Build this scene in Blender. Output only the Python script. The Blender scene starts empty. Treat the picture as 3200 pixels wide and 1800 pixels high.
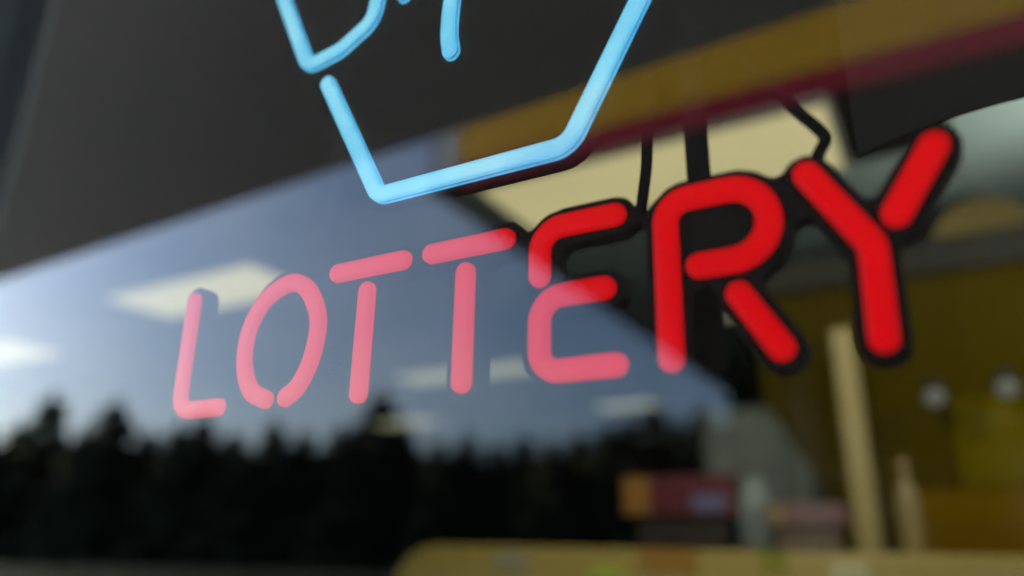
import bpy, bmesh, math, random
import numpy as np
from mathutils import Vector, Matrix

random.seed(7)
R = math.radians
SC = bpy.context.scene
COL = SC.collection
CZ = 1.35                                    # eye height
CY = -0.39                                   # camera distance in front of the pane

# ------------------------------------------------------------------ camera
cam = bpy.data.cameras.new('camera')
camo = bpy.data.objects.new('camera', cam)
COL.objects.link(camo)
yaw, pitch, roll = R(30), R(19), R(1)
fw = Vector((-math.sin(yaw) * math.cos(pitch), math.cos(yaw) * math.cos(pitch), math.sin(pitch)))
rt = Vector((math.cos(yaw), math.sin(yaw), 0))
up = rt.cross(fw)
r2 = rt * math.cos(roll) + up * math.sin(roll)
u2 = up * math.cos(roll) - rt * math.sin(roll)
m = Matrix((r2, u2, -fw)).transposed().to_4x4()
m.translation = Vector((0, CY, CZ))
camo.matrix_world = m
cam.sensor_width = 36
cam.lens = 26.0
cam.clip_start = 0.02
cam.clip_end = 2000
cam.dof.use_dof = True
cam.dof.focus_distance = 0.565
cam.dof.aperture_fstop = 1.32
SC.camera = camo

# ------------------------------------------------------------------ sky, sun, exposure
EXPO = 1.85
SUN_EL, SUN_AZ = R(28), R(-83)               # azimuth clockwise from +Y (into the shop)
w = bpy.data.worlds.new('World')
SC.world = w
w.use_nodes = True
nt = w.node_tree
nt.nodes.clear()
sky = nt.nodes.new('ShaderNodeTexSky')
sky.sky_type = 'NISHITA'
sky.sun_disc = False
sky.sun_elevation = SUN_EL
sky.sun_rotation = SUN_AZ
sky.air_density = 1.0
sky.dust_density = 1.6
sky.ozone_density = 3.8
bg = nt.nodes.new('ShaderNodeBackground')
bg.inputs['Strength'].default_value = 0.15
out = nt.nodes.new('ShaderNodeOutputWorld')
tc = nt.nodes.new('ShaderNodeTexCoord')
mp = nt.nodes.new('ShaderNodeMapping')
mp.inputs['Scale'].default_value = (1.6, 1.6, 4.0)
nz = nt.nodes.new('ShaderNodeTexNoise')
nz.inputs['Scale'].default_value = 1.5
nz.inputs['Detail'].default_value = 5
rp = nt.nodes.new('ShaderNodeValToRGB')
rp.color_ramp.elements[0].position = 0.46
rp.color_ramp.elements[1].position = 0.72
mul = nt.nodes.new('ShaderNodeMath'); mul.operation = 'MULTIPLY'; mul.inputs[1].default_value = 0.18
mx = nt.nodes.new('ShaderNodeMixRGB')
mx.inputs['Color2'].default_value = (9.0, 9.6, 10.5, 1)
L = nt.links.new
L(tc.outputs['Generated'], mp.inputs['Vector']); L(mp.outputs['Vector'], nz.inputs['Vector'])
L(nz.outputs['Fac'], rp.inputs['Fac']); L(rp.outputs['Color'], mul.inputs[0]); L(mul.outputs[0], mx.inputs['Fac'])
L(sky.outputs['Color'], mx.inputs['Color1']); L(mx.outputs['Color'], bg.inputs['Color'])
L(bg.outputs['Background'], out.inputs['Surface'])

sd = bpy.data.lights.new('sun', 'SUN')
sd.energy = 5.0
sd.angle = R(0.5)
sd.color = (1.0, 0.93, 0.82)
so = bpy.data.objects.new('sun', sd)
COL.objects.link(so)
sdir = Vector((math.sin(SUN_AZ) * math.cos(SUN_EL), math.cos(SUN_AZ) * math.cos(SUN_EL), math.sin(SUN_EL)))
so.rotation_euler = sdir.to_track_quat('Z', 'Y').to_euler()
so.location = (-12, 3, 10)

SC.view_settings.view_transform = 'Standard'
SC.view_settings.look = 'None'
SC.view_settings.gamma = 1
SC.view_settings.exposure = EXPO
SC.view_settings.use_curve_mapping = False
SC.cycles.use_denoising = True
SC.cycles.denoising_input_passes = 'RGB'
SC.cycles.max_bounces = 10
SC.cycles.transparent_max_bounces = 16
SC.cycles.glossy_bounces = 6
EM = 1.0 / 2 ** EXPO                         # emission that shows as the same value at exposure 0


# ------------------------------------------------------------------ helpers
def principled(name, col, rough=0.6, var=0.15, scale=6.0, spec=0.4, bump=0.0, metal=0.0):
    mt = bpy.data.materials.new(name)
    mt.use_nodes = True
    n = mt.node_tree.nodes
    b = n['Principled BSDF']
    lk = mt.node_tree.links.new
    t = n.new('ShaderNodeTexNoise'); t.inputs['Scale'].default_value = scale; t.inputs['Detail'].default_value = 6
    c = n.new('ShaderNodeTexCoord')
    lk(c.outputs['Object'], t.inputs['Vector'])
    rm = n.new('ShaderNodeMixRGB')
    rm.inputs['Color1'].default_value = (*[v * (1 - var) for v in col], 1)
    rm.inputs['Color2'].default_value = (*[min(1, v * (1 + var)) for v in col], 1)
    lk(t.outputs['Fac'], rm.inputs['Fac'])
    lk(rm.outputs['Color'], b.inputs['Base Color'])
    b.inputs['Roughness'].default_value = rough
    b.inputs['Specular IOR Level'].default_value = spec
    b.inputs['Metallic'].default_value = metal
    if bump:
        bp = n.new('ShaderNodeBump'); bp.inputs['Strength'].default_value = bump; bp.inputs['Distance'].default_value = 0.01
        lk(t.outputs['Fac'], bp.inputs['Height']); lk(bp.outputs['Normal'], b.inputs['Normal'])
    return mt


def tube_material(name, lo, hi, base, scale, specks=True, hot=None):
    """lit acrylic: emission with uneven strength, dust specks, clear surface"""
    mt = bpy.data.materials.new(name)
    mt.use_nodes = True
    n = mt.node_tree.nodes
    lk = mt.node_tree.links.new
    b = n['Principled BSDF']
    b.inputs['Base Color'].default_value = (*base, 1)
    b.inputs['Roughness'].default_value = 0.22
    b.inputs['Specular IOR Level'].default_value = 0.12
    c = n.new('ShaderNodeTexCoord')
    t = n.new('ShaderNodeTexNoise'); t.inputs['Scale'].default_value = scale; t.inputs['Detail'].default_value = 3
    lk(c.outputs['Object'], t.inputs['Vector'])
    ra = n.new('ShaderNodeValToRGB')
    ra.color_ramp.elements[0].position = 0.35; ra.color_ramp.elements[1].position = 0.68
    ra.color_ramp.elements[0].color = (*lo, 1); ra.color_ramp.elements[1].color = (*hi, 1)
    lk(t.outputs['Fac'], ra.inputs['Fac'])
    src = ra.outputs['Color']
    if specks:
        v = n.new('ShaderNodeTexVoronoi'); v.inputs['Scale'].default_value = 70
        lk(c.outputs['Object'], v.inputs['Vector'])
        # only a few of the cells carry a speck
        wn = n.new('ShaderNodeMath'); wn.operation = 'LESS_THAN'; wn.inputs[1].default_value = 0.10
        sep = n.new('ShaderNodeSeparateColor'); lk(v.outputs['Color'], sep.inputs[0]); lk(sep.outputs[0], wn.inputs[0])
        ls = n.new('ShaderNodeMath'); ls.operation = 'LESS_THAN'; ls.inputs[1].default_value = 0.085
        lk(v.outputs['Distance'], ls.inputs[0])
        mm = n.new('ShaderNodeMath'); mm.operation = 'MULTIPLY'
        lk(wn.outputs[0], mm.inputs[0]); lk(ls.outputs[0], mm.inputs[1])
        sc = n.new('ShaderNodeMath'); sc.operation = 'MULTIPLY'; sc.inputs[1].default_value = 0.7
        lk(mm.outputs[0], sc.inputs[0])
        mxx = n.new('ShaderNodeMixRGB'); mxx.inputs['Color2'].default_value = (lo[0] * .3, lo[1] * .3, lo[2] * .3, 1)
        lk(sc.outputs[0], mxx.inputs['Fac']); lk(src, mxx.inputs['Color1'])
        src = mxx.outputs['Color']
    if hot:                                   # paler core where the diodes sit behind the acrylic
        at = n.new('ShaderNodeAttribute'); at.attribute_name = 'core'
        t2 = n.new('ShaderNodeTexNoise'); t2.inputs['Scale'].default_value = 11; t2.inputs['Detail'].default_value = 2
        lk(c.outputs['Object'], t2.inputs['Vector'])
        r3 = n.new('ShaderNodeMapRange'); r3.inputs['From Min'].default_value = .35; r3.inputs['From Max'].default_value = .65
        r3.inputs['To Min'].default_value = .25; r3.inputs['To Max'].default_value = 1.0
        lk(t2.outputs['Fac'], r3.inputs['Value'])
        pm_ = n.new('ShaderNodeMath'); pm_.operation = 'MULTIPLY'
        lk(at.outputs['Fac'], pm_.inputs[0]); lk(r3.outputs[0], pm_.inputs[1])
        mh = n.new('ShaderNodeMixRGB'); mh.inputs['Color2'].default_value = (*hot, 1)
        lk(pm_.outputs[0], mh.inputs['Fac']); lk(src, mh.inputs['Color1'])
        src = mh.outputs['Color']
    lk(src, b.inputs['Emission Color'])
    b.inputs['Emission Strength'].default_value = EM
    return mt


def emitter(name, col, strength=1.0):
    mt = bpy.data.materials.new(name)
    mt.use_nodes = True
    n = mt.node_tree.nodes
    b = n['Principled BSDF']
    b.inputs['Base Color'].default_value = (.15, .15, .14, 1)
    t = n.new('ShaderNodeTexNoise'); t.inputs['Scale'].default_value = 2.5
    c = n.new('ShaderNodeTexCoord'); mt.node_tree.links.new(c.outputs['Object'], t.inputs['Vector'])
    b.inputs['Specular IOR Level'].default_value = 0.0
    b.inputs['Roughness'].default_value = 0.9
    rm = n.new('ShaderNodeMixRGB')
    rm.inputs['Color1'].default_value = (*[v * .9 for v in col], 1); rm.inputs['Color2'].default_value = (*[v * 1.1 for v in col], 1)
    mt.node_tree.links.new(t.outputs['Fac'], rm.inputs['Fac'])
    mt.node_tree.links.new(rm.outputs['Color'], b.inputs['Emission Color'])
    b.inputs['Emission Strength'].default_value = strength * EM
    return mt


def glass_material():
    mt = bpy.data.materials.new('window_glass')
    mt.use_nodes = True
    n = mt.node_tree.nodes
    n.clear()
    lk = mt.node_tree.links.new
    o = n.new('ShaderNodeOutputMaterial')
    tr = n.new('ShaderNodeBsdfTransparent'); tr.inputs['Color'].default_value = (.965, .98, .97, 1)
    gl = n.new('ShaderNodeBsdfGlossy'); gl.inputs['Roughness'].default_value = 0.0
    mix = n.new('ShaderNodeMixShader')
    fr = n.new('ShaderNodeFresnel')
    ge = n.new('ShaderNodeNewGeometry')
    io = n.new('ShaderNodeMapRange')          # both faces of the pane act as an air-to-glass boundary
    io.inputs['To Min'].default_value = 1.52; io.inputs['To Max'].default_value = 1 / 1.52
    lk(ge.outputs['Backfacing'], io.inputs['Value']); lk(io.outputs['Result'], fr.inputs['IOR'])
    lk(fr.outputs['Fac'], mix.inputs['Fac']); lk(tr.outputs[0], mix.inputs[1]); lk(gl.outputs[0], mix.inputs[2])
    lk(mix.outputs[0], o.inputs['Surface'])
    return mt


def obj(name, verts, faces, mat, parent=None, smooth=False):
    me = bpy.data.meshes.new(name)
    me.from_pydata([tuple(v) for v in verts], [], faces)
    bm = bmesh.new(); bm.from_mesh(me)
    bmesh.ops.remove_doubles(bm, verts=bm.verts, dist=1e-6)
    bmesh.ops.recalc_face_normals(bm, faces=bm.faces)
    bm.to_mesh(me); bm.free()
    if smooth:
        for p in me.polygons:
            p.use_smooth = True
    if mat:
        me.materials.append(mat)
    o = bpy.data.objects.new(name, me)
    COL.objects.link(o)
    if parent:
        o.parent = parent
    return o


BF = [(0, 3, 2, 1), (4, 5, 6, 7), (0, 1, 5, 4), (1, 2, 6, 5), (2, 3, 7, 6), (3, 0, 4, 7)]


def boxgeo(boxes):
    V, F = [], []
    for (x0, x1, y0, y1, z0, z1) in boxes:
        k = len(V)
        V += [(x0, y0, z0), (x1, y0, z0), (x1, y1, z0), (x0, y1, z0), (x0, y0, z1), (x1, y0, z1), (x1, y1, z1), (x0, y1, z1)]
        F += [tuple(i + k for i in f) for f in BF]
    return V, F


def box(name, mat, parent, *boxes, bevel=0.0):
    V, F = boxgeo(boxes)
    o = obj(name, V, F, mat, parent)
    if bevel:
        b = o.modifiers.new('bevel', 'BEVEL'); b.width = bevel; b.segments = 3
    return o


def extrude(name, mat, parent, poly, y0, y1, bevel=0.0):
    """outline in x,z given a thickness along y"""
    n = len(poly)
    V = [(x, y0, z) for x, z in poly] + [(x, y1, z) for x, z in poly]
    F = [tuple(range(n)), tuple(range(2 * n - 1, n - 1, -1))] + [(i, (i + 1) % n, (i + 1) % n + n, i + n) for i in range(n)]
    o = obj(name, V, F, mat, parent)
    if bevel:
        b = o.modifiers.new('bevel', 'BEVEL'); b.width = bevel; b.segments = 2
    return o


def lathe(name, mat, parent, prof, loc, seg=24):
    V, F = [], []
    for r, z in prof:
        for i in range(seg):
            a = 2 * math.pi * i / seg
            V.append((loc[0] + r * math.cos(a), loc[1] + r * math.sin(a), loc[2] + z))
    for j in range(len(prof) - 1):
        for i in range(seg):
            F.append((j * seg + i, j * seg + (i + 1) % seg, (j + 1) * seg + (i + 1) % seg, (j + 1) * seg + i))
    F.append(tuple(range(seg))); F.append(tuple((len(prof) - 1) * seg + i for i in range(seg)))
    return obj(name, V, F, mat, parent, True)


def wire(name, mat, parent, pts, rad, seg=8):
    P = [Vector(p) for p in catmull3(pts, 8)]
    V, F = [], []
    for i, p in enumerate(P):
        t = (P[min(i + 1, len(P) - 1)] - P[max(i - 1, 0)]).normalized()
        a = t.orthogonal().normalized() if abs(t.y) > .95 else t.cross(Vector((0, 1, 0))).normalized()
        b = t.cross(a)
        for k in range(seg):
            an = 2 * math.pi * k / seg
            V.append(p + a * rad * math.cos(an) + b * rad * math.sin(an))
    for i in range(len(P) - 1):
        for k in range(seg):
            F.append((i * seg + k, i * seg + (k + 1) % seg, (i + 1) * seg + (k + 1) % seg, (i + 1) * seg + k))
    F.append(tuple(range(seg))); F.append(tuple((len(P) - 1) * seg + k for k in range(seg)))
    return obj(name, V, F, mat, parent, True)


def catmull3(pts, n):
    P = [np.array(p, float) for p in pts]
    P = [2 * P[0] - P[1]] + P + [2 * P[-1] - P[-2]]
    o = []
    for i in range(1, len(P) - 2):
        a, b, c, d = P[i - 1], P[i], P[i + 1], P[i + 2]
        for k in range(n):
            t = k / n
            o.append(tuple(.5 * (2 * b + (c - a) * t + (2 * a - 5 * b + 4 * c - d) * t * t + (3 * b - a - 3 * c + d) * t ** 3)))
    o.append(tuple(P[-2]))
    return o


def empty(name, loc, label=None, cat=None, group=None):
    o = bpy.data.objects.new(name, None)
    COL.objects.link(o)
    o.location = loc
    o.empty_display_size = .1
    return tag(o, label, cat, group)


def tag(o, label=None, cat=None, group=None, kind=None):
    for k, v in (('label', label), ('category', cat), ('group', group), ('kind', kind)):
        if v:
            o[k] = v
    return o


# ------------------------------------------------------------------ materials
M = {}
M['glass'] = glass_material()
M['red'] = tube_material('lit_red_acrylic', (.58, .0003, .003), (.64, .0006, .004), (.10, .002, .003), 14, True, (.74, .003, .006))
M['red_side'] = tube_material('lit_red_channel', (.59, .0003, .003), (.63, .0006, .004), (.10, .002, .003), 14, False)
M['blue'] = tube_material('lit_blue_acrylic', (.075, .48, .80), (.17, .62, .90), (.05, .15, .22), 38, True, (.34, .80, .96))
M['blue_side'] = tube_material('lit_blue_channel', (.06, .42, .80), (.14, .62, .95), (.05, .14, .22), 60)
M['groove'] = tube_material('blue_groove', (.002, .07, .28), (.004, .10, .36), (.02, .08, .15), 40, False)
M['black'] = principled('black_acrylic', (.014, .012, .012), .75, .2, 20, .06)
M['cable'] = principled('black_rubber', (.010, .010, .010), .75, .2, 40, .05)
M['frame'] = principled('slate_aluminium', (.075, .088, .098), .45, .12, 9, .4)
M['render'] = principled('grey_render', (.32, .31, .29), .9, .15, 5, .2, .3)
M['soffit'] = principled('soffit_board', (.53, .54, .52), .8, .12, 1.2, .2)
M['ceiling'] = principled('ceiling_tile', (.42, .56, .58), .9, .08, 3, .1)
M['dark'] = principled('dark_wall_paint', (.012, .012, .012), .8, .2, 2, .1)
M['floor'] = principled('dark_vinyl_floor', (.02, .02, .02), .8, .2, 3, .1)
M['panel'] = emitter('light_panel_diffuser', (.53, .465, .235))
M['panel_dim'] = emitter('dim_panel_diffuser', (.28, .27, .17))  # weaker emission, used for the far panels
M['panel_edge'] = principled('panel_trim', (.5, .5, .48), .5, .05, 5)


# ------------------------------------------------------------------ setting: ground, shop shell
gm = principled('grass_verge', (.020, .026, .014), .95, .35, .8, .1)
tag(obj('ground', [(-400, -400, -.02), (400, -400, -.02), (400, 200, -.02), (-400, 200, -.02)], [(0, 1, 2, 3)], gm), kind='structure')
cm = principled('concrete_apron', (.30, .29, .27), .9, .12, 1.5, .2)
tag(obj('forecourt', [(-17, -12.5, 0), (16, -12.5, 0), (16, -.2, 0), (-17, -.2, 0)], [(0, 1, 2, 3)], cm), kind='structure')

ZC = CZ + 1.2                                # ceiling underside
tag(box('ceiling', M['ceiling'], None, (-12, 7, .06, 9.0, ZC, ZC + .15)), kind='structure')
tag(box('ceiling_shade_sheet', M['dark'], None, (-12, 7, .061, 1.55, ZC - .012, ZC - .001), (-.12, .16, 1.5501, 2.02, ZC - .012, ZC - .001)), kind='structure')  # dark sheet added so the ceiling by the window stays unlit
tag(box('floor', M['floor'], None, (-12, 7, .06, 9.0, -.10, .02)), kind='structure')
tag(box('wall_back', M['dark'], None, (-12, 7, 9.01, 9.2, -.1, ZC + .2)), kind='structure')
tag(box('wall_left', M['dark'], None, (-12.2, -12.01, .06, 9.2, -.1, ZC + .2)), kind='structure')
tag(box('wall_right', M['dark'], None, (7.01, 7.2, .06, 9.2, -.1, ZC + .2)), kind='structure')
# front wall with the window opening
WX0, WX1, WZ0, WZ1 = -1.11, 1.30, .55, 2.50
tag(box('wall_front', M['render'], None,
        (-12.2, WX0, -.02, .055, -.1, ZC + .2), (WX1, 7.2, -.02, .055, -.1, ZC + .2),
        (WX0 + .0005, WX1 - .0005, -.02, .055, -.1, WZ0), (WX0 + .0005, WX1 - .0005, -.02, .055, WZ1, ZC + .2)), kind='structure')
oh = [(x, y, z) for z in (2.65, 3.05) for x, y in ((-16, -.021), (-16, -1.98), (10, -.93), (10, -.021))]
tag(obj('overhang', oh, [(0, 1, 2, 3), (4, 5, 6, 7), (0, 1, 5, 4), (1, 2, 6, 5), (2, 3, 7, 6), (3, 0, 4, 7)], M['soffit']), kind='structure')
tag(box('roof', M['render'], None, (-12.2, 7.2, -.02, 9.2, ZC + .21, ZC + .5)), kind='structure')

# ------------------------------------------------------------------ window
win = empty('shop_window', (0, 0, 0), 'large clear shop window pane reflecting sky, trees and a yellow canopy, in slate frame', 'window')
box('pane', M['glass'], win, (WX0 + .04, WX1 - .04, 0, .006, WZ0 + .04, WZ1 - .04))
for nm, b in (('mullion', (WX0, WX0 + .078, -.035, .055, WZ0, WZ1)), ('jamb', (WX1 - .06, WX1, -.035, .055, WZ0, WZ1)),
              ('head_rail', (WX0 + .078, WX1 - .06, -.03, .05, WZ1 - .06, WZ1)), ('sill', (WX0 + .078, WX1 - .06, -.05, .07, WZ0, WZ0 + .06))):
    box(nm, M['frame'], win, b, bevel=.004)

# ------------------------------------------------------------------ the lit sign
Y0 = .020                                    # front face of the tubes


def fillet(pts, rads, n=8):
    """polyline with rounded corners, mm"""
    P = [np.array(p, float) for p in pts]
    o = [P[0]]
    for i in range(1, len(P) - 1):
        a, b, c = P[i - 1], P[i], P[i + 1]
        u = (a - b) / np.linalg.norm(a - b); v = (c - b) / np.linalg.norm(c - b)
        r = rads if np.isscalar(rads) else rads[i - 1]
        ang = math.acos(max(-1, min(1, float(u @ v))))
        d = r / math.tan(ang / 2)
        s, e = b + u * d, b + v * d
        cen = b + (u + v) / np.linalg.norm(u + v) * r / math.sin(ang / 2)
        a0 = math.atan2(*(s - cen)[::-1]); a1 = math.atan2(*(e - cen)[::-1])
        da = (a1 - a0 + math.pi) % (2 * math.pi) - math.pi
        for k in range(n + 1):
            t = a0 + da * k / n
            o.append(cen + r * np.array((math.cos(t), math.sin(t))))
    o.append(P[-1])
    # resample straight runs
    q = [o[0]]
    for p in o[1:]:
        Ln = np.linalg.norm(p - q[-1])
        if Ln < 1e-6:
            continue
        k = max(1, int(Ln / 12))
        s = q[-1]
        for j in range(1, k + 1):
            q.append(s + (p - s) * j / k)
    return q


def spline(pts, n=6):
    return [np.array(p) for p in catmull3(pts, n)]


STROKES = [  # (colour, what it is, centre line in mm: x from the camera, height above it)
    ('red', 'red letter L', fillet([(-573, 204), (-570.5, 103), (-520, 103)], 15)),
    ('red', 'red letter O', spline([(-465, 105), (-483.5, 114.5), (-495.5, 139), (-494, 168), (-479, 191.5), (-453, 202), (-433, 194.5), (-419.5, 175), (-415.5, 157), (-420, 131.5), (-430.5, 113), (-442.5, 105)])),
    ('red', 'crossbar of the first red T', [np.array((x, 201.8)) for x in (-400, -378, -356, -334.5)]),
    ('red', 'stem of the first red T', [np.array((-367.7, z)) for z in (182, 155, 128, 102)]),
    ('red', 'crossbar of the second red T', [np.array((x, 201.8)) for x in (-308, -287, -266, -244.7)]),
    ('red', 'stem of the second red T', [np.array((-277.1, z)) for z in (182, 155, 128, 102.3)]),
    ('red', 'upper stroke of the red E', fillet([(-217.4, 169), (-217.4, 203), (-162.5, 203)], 17)),
    ('red', 'lower stroke of the red E', fillet([(-171, 153.8), (-217.4, 153.8), (-217.4, 103.4), (-164.5, 103.4)], [17, 14])),
    ('red', 'loop and stem of the red R', fillet([(-130, 103), (-129, 204), (-67.5, 204), (-67.5, 158.2), (-110, 158.2)], [15, 22.5, 22.5])),
    ('red', 'leg of the red R', [np.array((-88 + 20 * t, 137 - 33.6 * t)) for t in (0, .35, .7, 1)]),
    ('red', 'long stroke of the red Y', fillet([(-44.4, 203), (-16, 154), (-17.5, 102.5)], 14)),
    ('red', 'short arm of the red Y', [np.array((20.3 - 22.8 * t, 204.7 - 35 * t)) for t in (0, .35, .7, 1)]),
    ('blue', 'lower outline of the blue keystone', fillet([(-435.2, 391), (-364, 262.3), (-195, 262.3), (-12, 592), (-12, 640)], [14, 20, 20])),
    ('blue', 'upper left outline of the blue keystone bending inward', fillet([(-548, 640), (-548, 592), (-463, 418.5), (-424, 423.5), (-388, 442), (-379, 500), (-384, 540)], [20, 16, 28, 22, 20])),
    ('blue', 'blue tube end beside the keystone bend', [np.array((-354 - .4 * t, 457 + t)) for t in (0, 25, 50, 75)]),
    ('blue', 'short blue tube hanging inside the keystone', spline([(-300, 378), (-302.5, 393), (-302.8, 410), (-301.5, 430), (-297, 470), (-288, 530)])),
    ('blue', 'top edge of the blue keystone', [np.array((x, 668.)) for x in (-530, -400, -160, -30)]),
]


def loop(P, r, capn=8):
    n = len(P)
    T = []
    for i in range(n):
        t = P[min(i + 1, n - 1)] - P[max(i - 1, 0)]
        T.append(t / np.linalg.norm(t))
    Nn = [np.array((-t[1], t[0])) for t in T]
    o = [P[i] + Nn[i] * r for i in range(n)]
    for k in range(1, capn):
        a = math.pi / 2 - math.pi * k / capn
        o.append(P[-1] + r * (T[-1] * math.cos(a) + Nn[-1] * math.sin(a)))
    o += [P[i] - Nn[i] * r for i in range(n - 1, -1, -1)]
    for k in range(1, capn):
        a = -math.pi / 2 - math.pi * k / capn
        o.append(P[0] + r * (T[0] * math.cos(a) + Nn[0] * math.sin(a)))
    return o


def tube(name, P, layers, mat, parent, core=None):
    n, cap = len(P), 8
    V, F = [], []
    m = 2 * n + 2 * (cap - 1)
    for r, y in layers:
        for p in loop(P, r):
            V.append((p[0] / 1000, Y0 + y / 1000, CZ + p[1] / 1000))
    for j in range(len(layers) - 1):
        for i in range(m):
            F.append((j * m + i, j * m + (i + 1) % m, (j + 1) * m + (i + 1) % m, (j + 1) * m + i))
    for b in (0, (len(layers) - 1) * m):
        rs = n + cap - 1                      # first index of the right side (at the end cap)
        for i in range(n - 1):
            F.append((b + i, b + i + 1, b + rs + n - 2 - i, b + rs + n - 1 - i))
        F.append(tuple(b + i for i in range(n - 1, rs + 1)))
        F.append(tuple(b + i for i in range(rs + n - 1, m)) + (b,))
    o = obj(name, V, F, mat, parent, False)
    if core and len(o.data.vertices) == len(V):
        at = o.data.attributes.new('core', 'FLOAT', 'POINT')
        at.data.foreach_set('value', [c for c in core for _ in range(m)])
    return o


sign = empty('lit_sign', (0, 0, 0), 'lit window sign with red LOTTERY lettering under a blue keystone outline', 'sign')
for colour, what, P in STROKES:
    t = tube(colour + '_tube', P, [(.4, 0), (2.2, 0), (4.2, .05), (5.4, .12), (6.5, .35), (7.1, .8), (7.4, 1.5), (7.4, 1.8)], M[colour], sign, (.9, .9, .7, .4, .1, 0, 0, 0))
    t['label'] = what
    for p in t.data.polygons:
        p.use_smooth = True
    tube('channel', P, [(7.2, 3.5), (7.5, 3.8), (7.5, 6.2)], M[colour + '_side'], t)
    tube('groove', P, [(7.0, 1.7), (7.0, 3.6)], M['groove' if colour == 'blue' else 'red_side'], t)


def backing(strokes, r, close, y0, y1, name):
    """black board cut to the outline of the tubes, narrow gaps left closed"""
    h = 2.0
    allp = np.concatenate([np.array(s) for s in strokes])
    x0, z0 = allp.min(0) - r - 16
    x1, z1 = allp.max(0) + r + 16
    X, Z = np.meshgrid(np.arange(x0, x1, h), np.arange(z0, z1, h), indexing='ij')
    D = np.full(X.shape, 1e9)
    for s in strokes:
        for a, b in zip(s[:-1], s[1:]):
            d = b - a
            t = np.clip(((X - a[0]) * d[0] + (Z - a[1]) * d[1]) / (d @ d), 0, 1)
            D = np.minimum(D, np.hypot(X - a[0] - t * d[0], Z - a[1] - t * d[1]))
    big = D < r + close
    k = int(round(close / h))
    er = np.ones_like(big)
    for i in range(-k, k + 1):
        for j in range(-k, k + 1):
            if i * i + j * j <= k * k:
                er &= np.roll(np.roll(big, i, 0), j, 1)
    S = np.where(er, 1., 0.)
    S = np.maximum(S, np.clip((r - D) / h * .5 + .5, 0, 1))
    for _ in range(2):
        S = (S + np.roll(S, 1, 0) + np.roll(S, -1, 0) + np.roll(S, 1, 1) + np.roll(S, -1, 1)) / 5
    S -= .5
    V, F, idx = [], [], {}

    def vid(key, x, z):
        if key not in idx:
            idx[key] = len(V)
            V.append((x / 1000, y0, CZ + z / 1000)); V.append((x / 1000, y1, CZ + z / 1000))
        return idx[key]
    inside = S > 0
    nx, nzz = S.shape
    for i, j in zip(*np.nonzero(inside[:-1, :-1] | inside[1:, :-1] | inside[:-1, 1:] | inside[1:, 1:])):
        cs = [(i, j), (i + 1, j), (i + 1, j + 1), (i, j + 1)]
        if max(c[0] for c in cs) >= nx or max(c[1] for c in cs) >= nzz:
            continue
        poly, cross = [], []
        for q in range(4):
            a, b = cs[q], cs[(q + 1) % 4]
            sa, sb = S[a], S[b]
            if sa > 0:
                poly.append(vid(a, X[a], Z[a]))
            if (sa > 0) != (sb > 0):
                t = sa / (sa - sb)
                v = vid((min(a, b), max(a, b)), X[a] + (X[b] - X[a]) * t, Z[a] + (Z[b] - Z[a]) * t)
                poly.append(v); cross.append(v)
        if len(poly) > 2:
            F.append(tuple(poly)); F.append(tuple(v + 1 for v in reversed(poly)))
        if len(cross) == 2:
            F.append((cross[0], cross[1], cross[1] + 1, cross[0] + 1))
    return obj(name, V, F, M['black'], sign)


backing([s for c, _, s in STROKES if c == 'red'] + [[np.array((-106., 181.)), np.array((-88., 181.))]], 12.6, 6, Y0 + .0052, Y0 + .0190, 'letter_backing')
backing([s for c, _, s in STROKES if c == 'blue'], 10.5, 4, Y0 + .0060, Y0 + .0170, 'keystone_backing')
for bx in (-.1115, -.4325):
    box('mounting_bar', M['black'], sign, (bx - .0075, bx + .0075, Y0 + .0215, Y0 + .027, CZ + .098, CZ + .66), bevel=.0012)
box('mounting_bar', M['black'], sign, (-.50, -.05, Y0 + .0275, Y0 + .033, CZ + .655, CZ + .670), bevel=.0012)
SY = .05
wire('power_cord', M['cable'], sign, [(-.1545, Y0 + .03, CZ + .205), (-.153, SY, CZ + .2192), (-.1485, SY, CZ + .2473), (-.1469, SY, CZ + .2721), (-.146, SY + .01, CZ + .33), (-.150, SY + .01, CZ + .66)], .0042)
wire('power_cord', M['cable'], sign, [(-.046, Y0 + .03, CZ + .205), (-.0396, SY, CZ + .2264), (-.034, SY, CZ + .237), (-.0375, SY, CZ + .2456), (-.0465, SY, CZ + .2589), (-.0563, SY, CZ + .2773), (-.0652, SY, CZ + .2899), (-.080, SY, CZ + .320), (-.10, SY, CZ + .42), (-.10, SY, CZ + .66)], .0040)
for cx in (-.45, -.10):
    wire('hanging_chain', M['frame'], sign, [(cx, SY, CZ + .665), (cx, SY, CZ + .80), (cx, SY, CZ + 1.0), (cx, SY, WZ1 - .03)], .002)

# ------------------------------------------------------------------ inside the shop
val = []
for k in range(25):
    t = k / 24
    x = -.021 + .201 * t
    val.append((x, CZ + .2790 - .0246 * ((x - .080) / .1186) ** 2 * (1.0 if abs(x - .08) < .12 else 1.1)))
val = val + [(.180, ZC - .001), (-.021, ZC - .001)]
vm = principled('charcoal_board', (.028, .026, .022), .8, .15, 6, .15)
tag(extrude('arched_valance', vm, None, val, .13, .134, .0008), 'charcoal board with an arched lower edge hanging behind the letter Y', 'valance')

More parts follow.
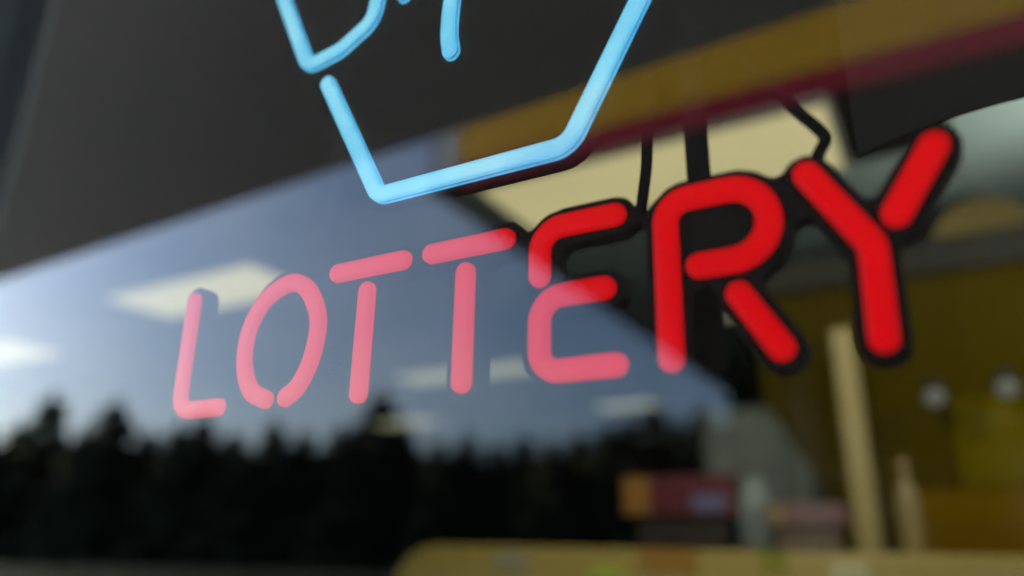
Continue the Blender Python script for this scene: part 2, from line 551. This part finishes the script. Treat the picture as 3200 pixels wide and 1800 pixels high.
PANELS = [(-.725, 2.22, 1.16, .43, 'long lit ceiling panel right behind the letters E and R'),
          (-3.20, 2.36, 1.10, .40, 'lit ceiling panel showing behind the letters L and O'),
          (-5.75, 2.60, 1.10, .40, 'lit ceiling panel at the far left edge of the window'),
          (-3.02, 4.56, 1.15, .36, 'lit ceiling panel low behind the stem of the second T'),
          (-.865, 3.92, .15, .15, 'small square ceiling light peeping out between stem and leg of the letter R'),
          (-4.95, 6.35, .75, .36, 'faint far ceiling panel just above the trees under the first T'),
          (-2.42, 6.32, .55, .36, 'faint far ceiling panel just above the trees under the letter R')]
for x, y, lx, ly, lab in PANELS:
    y += CY
    p = empty('ceiling_light', (x, y, ZC), lab, 'light', 'light panels in the shop ceiling')
    fr = .018
    box('diffuser', M['panel' if y < 3 else 'panel_dim'], p, (-lx / 2, lx / 2, -ly / 2, ly / 2, -.006, -.001))
    box('trim', M['panel_edge'], p, (-lx / 2 - fr, lx / 2 + fr, -ly / 2 - fr, -ly / 2 - .0005, -.010, -.001), (-lx / 2 - fr, lx / 2 + fr, ly / 2 + .0005, ly / 2 + fr, -.010, -.001),
        (-lx / 2 - fr, -lx / 2 - .0005, -ly / 2, ly / 2, -.010, -.001), (lx / 2 + .0005, lx / 2 + fr, -ly / 2, ly / 2, -.010, -.001))

# yellow partition with dark header
part = empty('yellow_partition', (0, 2.33, 0), 'olive yellow partition wall with dark header rail, behind the letter Y', 'partition')
ym = principled('yellow_paint', (.060, .043, .001), .9, .25, 1.5, .03)
hm = principled('dark_header', (.030, .032, .028), .7, .1, 3, .2)
extrude('panel', ym, part, [(-.50, CZ + .875), (-.53, CZ + .55), (-.52, CZ + .48), (-.31, CZ + .10), (-.31, .021), (2.2, .021), (2.2, CZ + .875)], 0, .06)
box('header_rail', hm, part, (-.56, 2.3, -.04, .06, CZ + .876, CZ + .985))
# round sign behind the header rail
tag(extrude('round_sign', principled('mustard_board', (.16, .12, .03), .6, .1, 3), None, [(.235 + .165 * math.cos(2 * math.pi * k / 40), CZ + .985 + .165 * math.sin(2 * math.pi * k / 40)) for k in range(40)], 2.395, 2.415, .002),
    'round mustard sign standing half above the dark header rail at right', 'sign')
# cream post in front of it
pm = principled('cream_paint', (.42, .35, .14), .5, .06, 4)
tag(box('post', pm, None, (-.272, -.200, 2.22, 2.285, .021, CZ + .70), bevel=.012), 'slim cream post in front of the yellow partition', 'post')
# posters on the partition
tag(box('olive_poster', principled('olive_print', (.12, .095, .0003), .9, .3, 2, .03), None, (.04, .75, 2.320, 2.328, CZ + .185, CZ + .45)), 'olive green poster on the partition under the hanging lamps', 'poster')
tag(box('brown_poster', principled('brown_print', (.15, .085, .0003), .9, .3, 2, .03), None, (-.09, .75, 2.320, 2.328, CZ - .05, CZ + .175)), 'brown orange poster low on the partition', 'poster')
# two hanging lamps, plus an unseen third added to light wall and ceiling
bulb = emitter('frosted_bulb', (.75, .82, .74), .08)
for x, z, lab in ((.004, .445, 'left one of two small hanging lamps right of the letter Y'), (.193, .457, 'right one of two small hanging lamps, close to the right edge'),
                  (.52, .80, 'added fill lamp out of view past the right edge of the window')):
    lp = empty('pendant_lamp', (x, 2.21 if x < .5 else 1.92, CZ + z), lab, 'lamp', 'hanging lamps in front of the partition')
    lathe('bulb', bulb, lp, [(.002, -.030), (.018, -.026), (.028, -.01), (.029, .008), (.020, .022), (.010, .028)], (0, 0, 0))
    lathe('shade', hm, lp, [(.030, .024), (.026, .040), (.012, .052), (.005, .060)], (0, 0, 0))
    wire('cord', ym, lp, [(0, 0, .058), (0, 0, .2), (0, 0, .45), (0, 0, 1.2 - z - .002)], .0015)
    if x > .5:
        ld = bpy.data.lights.new('fill_light', 'POINT'); ld.energy = 8 * EM; ld.color = (1, .95, .80); ld.shadow_soft_size = .05  # fill for wall and ceiling, added with the unseen third lamp
        lo = bpy.data.objects.new('fill_light', ld); COL.objects.link(lo); lo.parent = lp; lo.location = (0, -.09, -.02)

# unseen ceiling spot, added to brighten the counter, goods and cabinet
DLX, DLY = -.45, .45
dl = empty('fill_spot', (DLX, DLY, ZC - .012), 'added fill spot in the ceiling, out of view', 'light')
lathe('rim', M['panel_edge'], dl, [(.030, -.003), (.055, -.006), (.058, -.0008), (.030, -.0008)], (0, 0, 0))
lathe('lens', emitter('fill_spot_lens', (1, .9, .7), 2), dl, [(.005, -.0025), (.029, -.0025), (.029, -.001)], (0, 0, 0))
ld = bpy.data.lights.new('fill_spot_lamp', 'SPOT'); ld.energy = 70 * EM; ld.color = (1, .93, .75); ld.shadow_soft_size = .03; ld.spot_size = R(150); ld.spot_blend = 1
lo = bpy.data.objects.new('fill_spot_lamp', ld); COL.objects.link(lo); lo.parent = dl; lo.location = (0, 0, -.012)
lo.rotation_euler = (Vector((DLX, DLY, ZC)) - Vector((-.7, 2.1, CZ))).to_track_quat('Z', 'Y').to_euler()

# grey cold cabinet behind
cab = empty('cold_cabinet', (-.75, 3.60, 0), 'tall grey green cabinet left of the yellow partition', 'cabinet')
gm2 = principled('grey_green_enamel', (.30, .36, .31), .5, .1, 2)
box('carcass', gm2, cab, (-.36, .50, 0, .6, .021, CZ + .70), bevel=.02)
box('door', principled('grey_enamel', (.36, .43, .43), .4, .08, 2), cab, (-.33, .06, -.025, -.001, .12, CZ + .64), bevel=.006)
box('door', gm2, cab, (.08, .46, -.025, -.001, .12, CZ + .64), bevel=.006)

# counter
cnt = empty('yellow_counter', (0, 1.80, 0), 'yellow counter with rounded left end along the bottom of the window', 'counter')
ctm = principled('counter_laminate', (.46, .35, .09), .45, .1, 2.5)
CT = CZ - .012
cp = [(-1.72, .021), (-1.72, CT - .15)]
cp += [(-1.55 - .17 * math.cos(a), CT - .15 + .15 * math.sin(a)) for a in [math.pi / 2 * k / 8 for k in range(1, 9)]]
cp += [(1.9, CT), (1.9, .021)]
extrude('front', ctm, cnt, cp, 0, .35, .006)
TAGS = [(-.73, .17, -.040, .062, (.38, .19, .03)), (-.92, .095, -.080, .036, (.45, .55, .05)), (-.437, .07, -.036, .048, (.28, .27, .01)), (-1.25, .12, -.055, .058, (.36, .33, .20)), (-.25, .09, -.055, .05, (.60, .55, .30))]
for x, wd, z, hh, c in TAGS:
    box('label_card', principled('card', c, .6, .1, 8), cnt, (x - wd / 2, x + wd / 2, -.006, -.001, CZ + z - hh / 2, CZ + z + hh / 2))


def carton(x0, x1, zb, zt, cols, lab, basecol):
    c = empty('snack_carton', ((x0 + x1) / 2, 1.87, CT), lab, 'carton')
    hw = (x1 - x0) / 2
    box('tray', principled('tray_card', basecol, .6, .1, 5), c, (-hw * .8, hw * .8, 0, .14, .001, zb - .001), bevel=.004)
    box('body', principled('carton_print', cols[0], .5, .1, 5), c, (-hw, hw, -.02, .16, zb, zt), bevel=.004)
    box('end_stripe', principled('stripe_print', cols[1], .5, .1, 5), c, (-hw, -hw + .5 * hw, -.024, -.0205, zb + .004, zt - .004))
    if len(cols) > 2:
        box('badge', principled('badge_print', cols[2], .5, .1, 5), c, (hw * .30, hw * .85, -.024, -.0205, zb + .01, zb + .062))
    return c


carton(-.88, -.545, .097, .213, ((.11, .015, .025), (.28, .13, .02), (.12, .12, .22)), 'dark red carton with orange stripe and pale blue badge on counter', (.02, .015, .01))
carton(-.455, -.255, .067, .130, ((.20, .11, .11), (.26, .18, .09)), 'smaller pink carton with tan stripe on counter beside the post', (.14, .10, .07))
lathe('storage_jar', principled('frosted_jar', (.17, .21, .21), .35, .06, 5), None, [(.045, .001), (.058, .012), (.060, .12), (.054, .16), (.040, .178), (.042, .205), (.036, .211)], (-.515, 1.98, CT))
tag(bpy.data.objects['storage_jar'], 'pale grey jar on counter between the two cartons', 'jar')
bt = empty('bottle', (-.10, 1.93, CT), 'slim cream bottle on counter right of the post', 'bottle')
lathe('body', principled('cream_plastic', (.30, .23, .10), .4, .06, 5), bt, [(.024, .001), (.029, .01), (.030, .14), (.024, .165), (.011, .195), (.011, .215)], (0, 0, 0))
lathe('cap', principled('tan_cap', (.4, .3, .15), .5, .06, 5), bt, [(.014, .216), (.014, .238), (.010, .243)], (0, 0, 0))

# ------------------------------------------------------------------ outside, seen in the glass: canopy, trees
can = empty('fuel_canopy', (0, -4.72, 0), 'flat canopy with yellow fascia and red stripe, reflected along the top right of the window', 'canopy')
KB = CZ + 3.1
yf = principled('yellow_fascia', (.86, .46, .012), .45, .06, .8)
rf = principled('red_fascia', (.50, .010, .04), .45, .06, .8)
wf = principled('white_fascia', (.62, .66, .70), .45, .05, .8)
us = principled('canopy_underside', (.035, .033, .030), .8, .1, 1)
XL = -3.78
for k in range(6):                            # fascia in bolted lengths
    a = XL + .23 + k * 2.0
    box('yellow_panel', yf, can, (a + .004, a + 1.996, -.05, .05, KB + .215, KB + 1.05))
    box('red_panel', rf, can, (a + .004, a + 1.996, -.045, .045, KB + .02, KB + .211))
box('white_end_panel', wf, can, (XL, XL + .229, -.052, .052, KB + .10, KB + 1.05))
box('underside', us, can, (XL + .01, 8.2, -15.5, -.055, KB + .02, KB + .30))
box('side_fascia', us, can, (XL - .05, XL + .005, -15.5, .05, KB + .0, KB + 1.0))
for x, y in ((-1.55, -5.4), (3.6, -4.0), (-1.3, -13.0), (3.6, -13.0)):  # first column stands in for a dark figure cutting off the reflected sky
    box('column', principled('column_cladding', (.05, .055, .05), .6, .1, 2), can, (x - .17, x + .17, y - .17, y + .17, .001, KB + .02))

tm = principled('conifer_needles', (.105, .110, .065), .9, .4, 3, .05)
bk = principled('bark', (.05, .035, .025), .95, .3, 8, .05)


def crown_mesh(seed):
    rg = random.Random(seed)
    V, F = [], []
    for lv in range(17):
        f = lv / 16
        z = .10 + .88 * f
        rad = .20 * (1 - f) ** .5 + .010
        nb = 13 if lv < 12 else 8
        for k in range(nb):
            a = 2 * math.pi * (k + rg.random()) / nb
            r = rad * rg.uniform(.65, 1.2)
            dz = rg.uniform(.01, .05)
            ca, sa = math.cos(a), math.sin(a)
            wd = r * rg.uniform(.22, .36) + .008
            i = len(V)
            tip = (ca * r, sa * r, z - dz - .25 * r)
            V += [(ca * .005, sa * .005, z + .03), (ca * r * .6 - sa * wd, sa * r * .6 + ca * wd, z - .13 * r), tip,
                  (ca * r * .6 + sa * wd, sa * r * .6 - ca * wd, z - .13 * r), (ca * r * .5, sa * r * .5, z - .30 * r - .02)]
            F += [(i, i + 1, i + 2), (i, i + 2, i + 3), (i, i + 4, i + 1), (i + 1, i + 4, i + 2), (i + 2, i + 4, i + 3), (i, i + 3, i + 4)]
    V.append((0, 0, 1.0)); V += [(.012, 0, .9), (-.008, .01, .9), (-.006, -.01, .9)]
    n = len(V)
    F += [(n - 4, n - 3, n - 2), (n - 4, n - 2, n - 1), (n - 4, n - 1, n - 3)]
    me = bpy.data.meshes.new('crown'); me.from_pydata(V, [], F); me.materials.append(tm)
    return me


crowns = [crown_mesh(s) for s in range(4)]
tv, tf = [], []
for j, (r, z) in enumerate(((.022, 0), (.016, .3), (.008, .7), (.002, .95))):
    for k in range(7):
        tv.append((r * math.cos(k * 2 * math.pi / 7), r * math.sin(k * 2 * math.pi / 7), z))
for j in range(3):
    for k in range(7):
        tf.append((j * 7 + k, j * 7 + (k + 1) % 7, j * 7 + 7 + (k + 1) % 7, j * 7 + 7 + k))
trunk = bpy.data.meshes.new('trunk'); trunk.from_pydata(tv, [], tf); trunk.materials.append(bk)
TREES = [(-47.6, -20.0, 7.5), (-47.5, -21.3, 7.9), (-49.6, -24.6, 7.8), (-46.4, -24.6, 9.3), (-40.6, -23.5, 7.0), (-41.6, -25.7, 8.8), (-39.6, -26.7, 7.1), (-36.4, -26.2, 7.2), (-38.2, -29.1, 8.3), (-33.3, -27.5, 6.8), (-32.6, -29.6, 7.6), (-31.5, -30.9, 7.2), (-29.5, -31.4, 7.4), (-29.0, -32.6, 7.8), (-28.5, -33.8, 9.7), (-27.7, -35.3, 7.7), (-24.0, -33.4, 6.7), (-23.6, -35.6, 7.2), (-22.2, -36.6, 6.8), (-19.9, -35.7, 7.0), (-18.0, -35.2, 6.6), (-18.6, -39.8, 7.6), (-16.0, -37.8, 7.5), (-14.9, -38.4, 7.9), (-14.4, -41.4, 9.2), (-12.9, -40.8, 8.1), (-11.4, -41.0, 8.7), (-10.3, -42.7, 8.3), (-8.3, -39.7, 7.9), (-7.3, -42.4, 8.5), (-5.3, -41.1, 8.2), (-3.0, -40.0, 8.0), (-1.0, -42.3, 8.0), (1.1, -43.3, 8.3), (2.9, -40.4, 7.5), (4.9, -42.1, 7.8)]
for i, (x, y, h) in enumerate(TREES):
    h *= 1.04 if x < -9 else 1.35
    t = empty('conifer', (x, y, -.02), 'dark conifer in the row of trees reflected along the bottom of the window', 'tree', 'conifers reflected in the window')
    for nm, me in (('trunk', trunk), ('crown', crowns[i % 4])):
        o = bpy.data.objects.new(nm, me); COL.objects.link(o); o.parent = t
        o.scale = (h * 1.7, h * 1.7, h); o.rotation_euler = (0, 0, i * 1.7)
# undergrowth that closes the gaps between the stems
V, F = [], []
rg = random.Random(5)
for i in range(len(TREES) - 1):
    (x0, y0, h0), (x1, y1, h1) = TREES[i], TREES[i + 1]
    for k in range(320):
        t = rg.random()
        c = Vector((x0 + (x1 - x0) * t + rg.uniform(-1.2, 1.2), y0 + (y1 - y0) * t + rg.uniform(-3.5, 1.0), rg.random() ** .7 * .80 * min(h0, h1)))
        a = Vector((rg.gauss(0, 1), rg.gauss(0, 1), rg.gauss(0, 1))).normalized() * rg.uniform(.5, 1.0)
        b = a.orthogonal().normalized() * rg.uniform(.3, .7)
        n = len(V)
        V += [c - a, c + b, c + a, c - b]
        F.append((n, n + 1, n + 2, n + 3))
tag(obj('undergrowth', V, F, principled('brown_green_leaves', (.120, .100, .060), .95, .5, .6, .05)), 'dense dark leaves between the conifers across the verge', 'bushes', kind='stuff')
